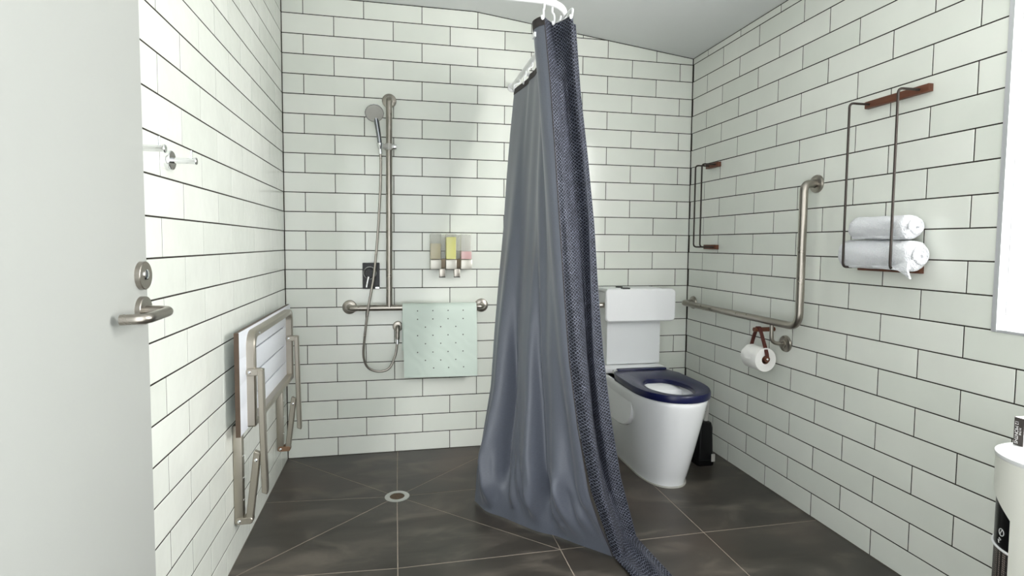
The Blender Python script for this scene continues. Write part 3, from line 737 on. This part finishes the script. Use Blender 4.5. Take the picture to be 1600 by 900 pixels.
# backrest
t = thing('wall_back_support', 'white rounded backrest panel on a steel bar above the toilet seat', 'backrest', (1.89, -.2, .71))
obj('panel', MB().prism(rrect(1.6685, 2.077, .7235, .9025, .024, 6), -.213, -.240, 1, .006), 'white', t, 30)
obj('support_bar', MB().tube(bend([(1.56, -.004, .812), (1.56, -.195, .812), (2.0, -.195, .812)], .04, 6), .0150, 18), 'steel', t, 50)
flange(t, (1.56, 0, .812), (0, -1, 0))
obj('mount', MB().box(1.80, 1.98, -.214, -.206, .76, .85, .002), 'steel', t, 30)
obj('top_clip', MB().box(1.765, 1.808, -.235, -.205, .899, .909, .002), 'blackmatt', t, 30)
# toilet brush
t = thing('toilet_brush', 'black toilet brush canister on floor between toilet and right wall', 'toilet brush', (2.135, -.45, 0))
obj('canister', MB().loft([[(2.135+x*s_, -.45+y*s_, z) for x, y in rrect(-.047, .047, -.045, .045, .018, 4)] for z, s_ in ((0, .97), (.004, 1), (.03, 1), (.032, .94), (.20, .82), (.222, .72), (.226, .5))]), 'black', t, 40)
obj('brush_handle', MB().tube([(2.150, -.45, .22), (2.158, -.45, .27), (2.160, -.45, .36)], [.012, .008, .0085], 12), 'greyplastic', t, 40)
obj('label_tab', MB().box(2.160, 2.180, -.4985, -.4945, .022, .062, .001), 'greyplastic', t, 0)

# ------------------------------------------------------------------ curtain rail
RH = 2.0; RXC = 1.192; RYC = -1.09
t = thing('curtain_rail', 'white curved shower curtain rail running out from the back wall', 'curtain rail', (RXC, 0, RH))
rail_pts = bend([(RXC, -.002, RH), (RXC, RYC, RH), (.002, RYC, RH)], .16, 14)
obj('track', MB().tube(rail_pts, .0125, 16), 'white', t, 50)
obj('wall_socket', MB().lathe([(0, 0), (.024, 0), (.024, .006), (.017, .012), (0, .012)], (RXC, 0, RH), (0, -1, 0), 24), 'white', t, 40)
obj('wall_socket', MB().lathe([(0, 0), (.024, 0), (.024, .006), (.017, .012), (0, .012)], (0, RYC, RH), (1, 0, 0), 24), 'white', t, 40)
# ------------------------------------------------------------------ curtain
def tab(v, T):
    x = v*(len(T)-1); i = min(int(x), len(T)-2); f = x-i; return T[i]*(1-f)+T[i+1]*f
def sm(x): x = max(0., min(1., x)); return x*x*(3-2*x)
def path(pts, u):
    L = [0]
    for a, b in zip(pts, pts[1:]): L.append(L[-1]+math.dist(a, b))
    d_ = u*L[-1]
    for i in range(len(pts)-1):
        if d_ <= L[i+1] or i == len(pts)-2:
            f = (d_-L[i])/max(L[i+1]-L[i], 1e-9); return tuple(pts[i][k]*(1-f)+pts[i+1][k]*f for k in range(len(pts[0])))
ct = thing('shower_curtain', 'slate grey lined shower curtain with navy patterned edge trailing on floor', 'shower curtain', (1.2, -.9, 0))
ZT = 1.936
top_path = [tuple(p)[:2] for p in spline([(1.166, -.187, 0), (1.178, -.28, 0), (1.193, -.385, 0), (1.178, -.46, 0), (1.190, -.545, 0), (1.188, -.66, 0), (1.150, -.80, 0), (1.100, -.93, 0), (1.054, -1.035, 0), (1.060, -1.085, 0), (1.078, -1.108, 0)], 6)]
bot_path = [tuple(p)[:2] for p in spline([(.9005, -.668, 0), (.938, -.766, 0), (1.006, -.845, 0), (1.09, -.944, 0), (1.195, -1.037, 0), (1.28, -1.13, 0), (1.345, -1.194, 0)], 6)]
FAR = [0, 0, .004, .012, .013, .016, .024, .014, .0]
SEAM = [0, -.010, -.026, -.043, -.060, -.075, -.076, -.060, -.008]
def liner_pt(u, v):
    # u: 0 far edge .. 1 seam ; v: 0 top .. 1 floor
    a = path(top_path, u); b = path(bot_path, u)
    x = a[0]+(b[0]-a[0])*v; y = a[1]+(b[1]-a[1])*v
    x += tab(v, FAR)*(1-u)+tab(v, SEAM)*u
    # outward normal of the liner (towards the shower, -X and -Y)
    nx_, ny_ = -.80, -.60
    wn = math.sin(PI/2*min(1, u*5))*math.sin(PI/2*min(1, (1-u)*6))
    am = (.010+.060*v**1.2)*wn
    f = .55*math.sin(2*PI*(2.2*u+.10-.18*v))+.34*math.sin(2*PI*(4.7*u+.3+.22*v))
    # sharp valley right of the middle that deepens downwards, and the ridges beside it
    c_ = .56+.07*v
    f -= 1.35*math.exp(-((u-c_)/.045)**2)*sm((v-.25)/.35)
    f += .75*math.exp(-((u-c_+.13)/.07)**2)*sm((v-.3)/.4)
    f += .45*math.exp(-((u-c_-.14)/.08)**2)*sm((v-.3)/.4)
    f -= .7*math.exp(-((u-.24-.04*v)/.03)**2)*sm((v-.45)/.3)*(1-sm((v-.9)/.1))
    dn = am*f*(1-.95*sm((v-.88)/.12))
    # slumped bulge above the hem, tucked in underneath, with short creases
    bl = .042*sm((v-.72)/.20)*(1-sm((v-.925)/.075))*(.65+.35*math.sin(8*u+.8))
    cr = (.011*math.sin(38*u+26*v)+.008*math.sin(71*u-40*v+1))*sm((v-.84)/.06)*(1-sm((v-.93)/.06))
    dn += cr*wn+bl*max(wn, .35)
    z = ZT+(-ZT+.006)*v
    z += .010*math.sin(2*PI*3*u)*(1-v)**8*0
    if v > .9: z += .012*math.sin(PI*(v-.9)/.1)*math.sin(20*u+2)
    return (x+nx_*dn, y+ny_*dn, z)
def sheet(fn, nu, nv, wu, hv, th, off):
    mb = MB(); uvs = []
    P = [[Vector(fn(i/nu, j/nv)) for j in range(nv+1)] for i in range(nu+1)]
    Nn = [[None]*(nv+1) for _ in range(nu+1)]
    for i in range(nu+1):
        for j in range(nv+1):
            du = P[min(i+1, nu)][j]-P[max(i-1, 0)][j]; dv = P[i][min(j+1, nv)]-P[i][max(j-1, 0)]
            Nn[i][j] = du.cross(dv).normalized()
    for l in (0, 1):
        for i in range(nu+1):
            for j in range(nv+1):
                mb.v.append(tuple(P[i][j]+Nn[i][j]*(off+th*l))); uvs.append((wu*i/nu, hv*(1-j/nv)))
    q = nv+1; o_ = (nu+1)*q
    for i in range(nu):
        for j in range(nv):
            a = i*q+j; mb.f.append((a, a+1, a+q+1, a+q)); a += o_; mb.f.append((a, a+q, a+q+1, a+1))
    for i in range(nu):
        for j in (0, nv): a = i*q+j; b = a+q; mb.f.append((a, b, b+o_, a+o_))
    for j in range(nv):
        for i in (0, nu): a = i*q+j; b = a+1; mb.f.append((a, b, b+o_, a+o_))
    return mb, uvs
mb, uvs = sheet(liner_pt, 110, 110, 1.1, 2.0, .0014, 0)
obj('liner', mb, 'liner', ct, 70, uvs)
mb, uvs = sheet(lambda u, v: liner_pt(.004+.992*u, .004+.99*v), 80, 80, 1.1, 2.0, .0012, .004)
obj('outer_cloth', mb, 'pattern', ct, 70, uvs)
# dark turned-over hem along the top of the liner
mb, uvs = sheet(lambda u, v: tuple(Vector(liner_pt(.002+.996*u, v*.0145))+Vector((-.0022, -.0022, .002*(1-v)))), 90, 2, 1.1, .03, .0012, 0)
obj('top_hem', mb, 'hem', ct, 70, uvs)
# patterned panel: seam .. right edge, with two pleats; trails over the floor towards the camera
st = [tuple(p)[:2] for p in spline([(1.078, -1.108, 0), (1.098, -1.082, 0), (1.122, -1.060, 0), (1.143, -1.085, 0), (1.168, -1.133, 0), (1.182, -1.125, 0), (1.186, -1.085, 0), (1.2077, -1.065, 0)], 5)]
sb_ = [tuple(p)[:2] for p in spline([(1.345, -1.194, 0), (1.372, -1.205, 0), (1.400, -1.165, 0), (1.425, -1.095, 0), (1.450, -1.075, 0), (1.476, -1.085, 0)], 5)]
RGT = [0, -.012, -.014, -.02, -.035, -.045, -.045, -.035, -.0]
VF = .88
def strip_pt(u, v):
    if v <= VF:
        w = v/VF; a = path(st, u); b = path(sb_, u)
        x = a[0]+(b[0]-a[0])*w; y = a[1]+(b[1]-a[1])*w
        x += tab(w, SEAM)*(1-u)+tab(w, RGT)*u
        fold = math.sin(PI*min(1, max(0, u)))
        pl = (.030+.030*w)*math.sin(2*PI*(1.35*u+.02))*sm(w/.15)*(1-.6*sm((w-.78)/.22))*fold
        x += -.2*pl; y += -pl
        z = ZT+(.012-ZT)*w
        if w > .8: z += 0
        x += .006*math.sin(3*w*PI+6*u)*fold
        return (x, y, max(z, .006))
    w = (v-VF)/(1-VF); b = path(sb_, u); e0 = (1.345, -1.194); e1 = (1.476, -1.085)
    q0 = strip_pt(u, VF)
    ex = (1.375+.125*u, -1.50+.03*u)
    x = q0[0]+(ex[0]-q0[0])*w; y = q0[1]+(ex[1]-q0[1])*w
    return (x, y, .006+.006*(1-w)+.020*math.sin(PI*w)*(.5+.5*math.sin(9*u+4*w))*math.sin(PI*u)**.5 if 0 < u < 1 else .008)
mb, uvs = sheet(strip_pt, 60, 150, .30, 2.25, .0014, 0)
obj('patterned_panel', mb, 'pattern', ct, 70, uvs)
# side seam cord
obj('seam', MB().tube([tuple(Vector(liner_pt(1, k/60))+Vector((-.002, -.003, 0))) for k in range(61)], .0016, 6), 'hem', ct, 60)
# hooks
def hook(x, y, rx_, ry_):
    o_ = obj('curtain_hook', MB().tube(spline([(rx_, ry_, RH-.010), (rx_, ry_, RH-.03), (x, y, ZT+.022), (x, y, ZT-.004), (x-.006, y-.006, ZT-.012), (x-.010, y-.010, ZT-.002)], 4), .0036, 8), 'white', ct, 50)
for u in (.01, .16, .30, .43, .56): p = path(top_path, u); hook(p[0]-.004, p[1], RXC, p[1])
hook(1.078-.004, -1.112, 1.082, -1.092); hook(1.124, -1.072, 1.118, -1.068); hook(1.168, -1.140, 1.170, -1.0)
obj('white_tab', MB().box(1.050, 1.058, -1.075, -1.045, 1.878, 1.895, .001), 'white', ct, 0)

# ------------------------------------------------------------------ white cylindrical appliance under the window
AX, AY, AR = 2.073, -2.045, .105
AH = .653
t = thing('pedestal_appliance', 'white cylindrical appliance with black panel and mesh below the window', 'appliance', (AX, AY, 0))
def cyl_patch(r, a0, a1, zlo, zhi, n=40, th=.004):
    mb = MB()
    for l in (0, 1):
        for i in range(n+1):
            a = a0+(a1-a0)*i/n; rr = r-th*l
            mb.v.append((AX+rr*math.cos(a), AY+rr*math.sin(a), zlo(a) if callable(zlo) else zlo)); mb.v.append((AX+rr*math.cos(a), AY+rr*math.sin(a), zhi(a) if callable(zhi) else zhi))
    q = 2*(n+1)
    for i in range(n):
        a = 2*i; mb.f.append((a, a+2, a+3, a+1)); mb.f.append((q+a, q+a+1, q+a+3, q+a+2)); mb.f.append((a, q+a, q+a+2, a+2)); mb.f.append((a+1, a+3, q+a+3, q+a+1))
    for a in (0, 2*n): mb.f.append((a, a+1, q+a+1, q+a))
    return mb
TA = 2.10        # left silhouette direction (towards -X, slightly +Y) as an angle
def cutz(a):
    # lower edge of the white shell: closed bottom except round the panel opening
    dd = abs(((a-TA+PI) % (2*PI))-PI)
    if dd > .93: return .0
    return .502+.055*(1-(dd/.93)**1.7)
obj('shell', cyl_patch(AR, TA-PI, TA+PI, cutz, AH-.012, 180), 'cream', t, 40)
obj('top_cap', MB().lathe([(AR-.004, AH-.02), (AR+.002, AH-.012), (AR+.002, AH-.004), (AR-.004, AH), (AR-.02, AH+.001), (0, AH+.001)], (AX, AY, 0), n=60), 'white', t, 40)
obj('black_panel', MB().lathe([(0, .422), (AR-.0055, .422), (AR-.0055, .60), (0, .60)], (AX, AY, 0), n=60), 'black', t, 40)
obj('mesh_grille', MB().lathe([(0, .01), (AR-.006, .01), (AR-.006, .422), (0, .422)], (AX, AY, 0), n=60), 'grille', t, 40)
obj('band', MB().tube([(AX+(AR-.004)*math.cos(a), AY+(AR-.004)*math.sin(a), .422) for a in [TA-1.0+2.0*k/24 for k in range(25)]], .003, 8), 'white', t, 50)
def emblem():
    mb = MB(); a0 = 2.74
    def P(da, z): a = a0-da/AR; return (AX+(AR-.0045)*math.cos(a), AY+(AR-.0045)*math.sin(a), z)
    mb.tube([P(.0085*math.cos(k/16*2*PI), .463+.0085*math.sin(k/16*2*PI)) for k in range(17)], .0009, 6)
    mb.tube([P(.005, .456), P(-.003, .471)], .0009, 6)
    mb.tube([P(.007, .447), P(.001, .444), P(.006, .440)], .0009, 6); mb.tube([P(.010, .442), P(.007, .434)], .0009, 6)
    return mb
obj('emblem', emblem(), 'print', t, 0)
# boxed product standing on top of the appliance
BX, BY = 2.068, -1.968
BH = .069; bz = AH+.0015
t = thing('product_box', 'small dark carton printed 12 MONTHS standing on the white appliance', 'box', (BX+.02, BY, bz))
obj('dark_side', MB().box(BX, BX+.0015, BY-.0108, BY+.0108, bz, bz+BH), 'carton', t, 0)
obj('carton_body', MB().box(BX+.0015, BX+.045, BY-.0108, BY+.0108, bz, bz+BH), 'white', t, 0)
def lettering(body, size, y, z, parent):
    cu = bpy.data.curves.new('lettering', 'FONT'); cu.body = body; cu.size = size; cu.extrude = .0001; cu.align_x = 'LEFT'; cu.space_character = .92
    to = bpy.data.objects.new('lettering_curve', cu); COL.objects.link(to)
    bpy.context.view_layer.update()
    me = bpy.data.meshes.new_from_object(to.evaluated_get(bpy.context.evaluated_depsgraph_get())); bpy.data.objects.remove(to)
    R_ = Matrix(((0, 0, -1), (0, -1, 0), (-1, 0, 0)))     # reads downwards on the face turned to -X
    mb = MB(); mb.v = [tuple(R_ @ v.co + Vector((BX-.0002, y, z))) for v in me.vertices]; mb.f = [tuple(p.vertices) for p in me.polygons]
    return obj('lettering', mb, 'print', parent, 0)
lettering('12 MONTHS', .0112, BY+.0085, bz+BH-.008, t)
lettering('IN THE', .0062, BY-.0012, bz+BH-.024, t)
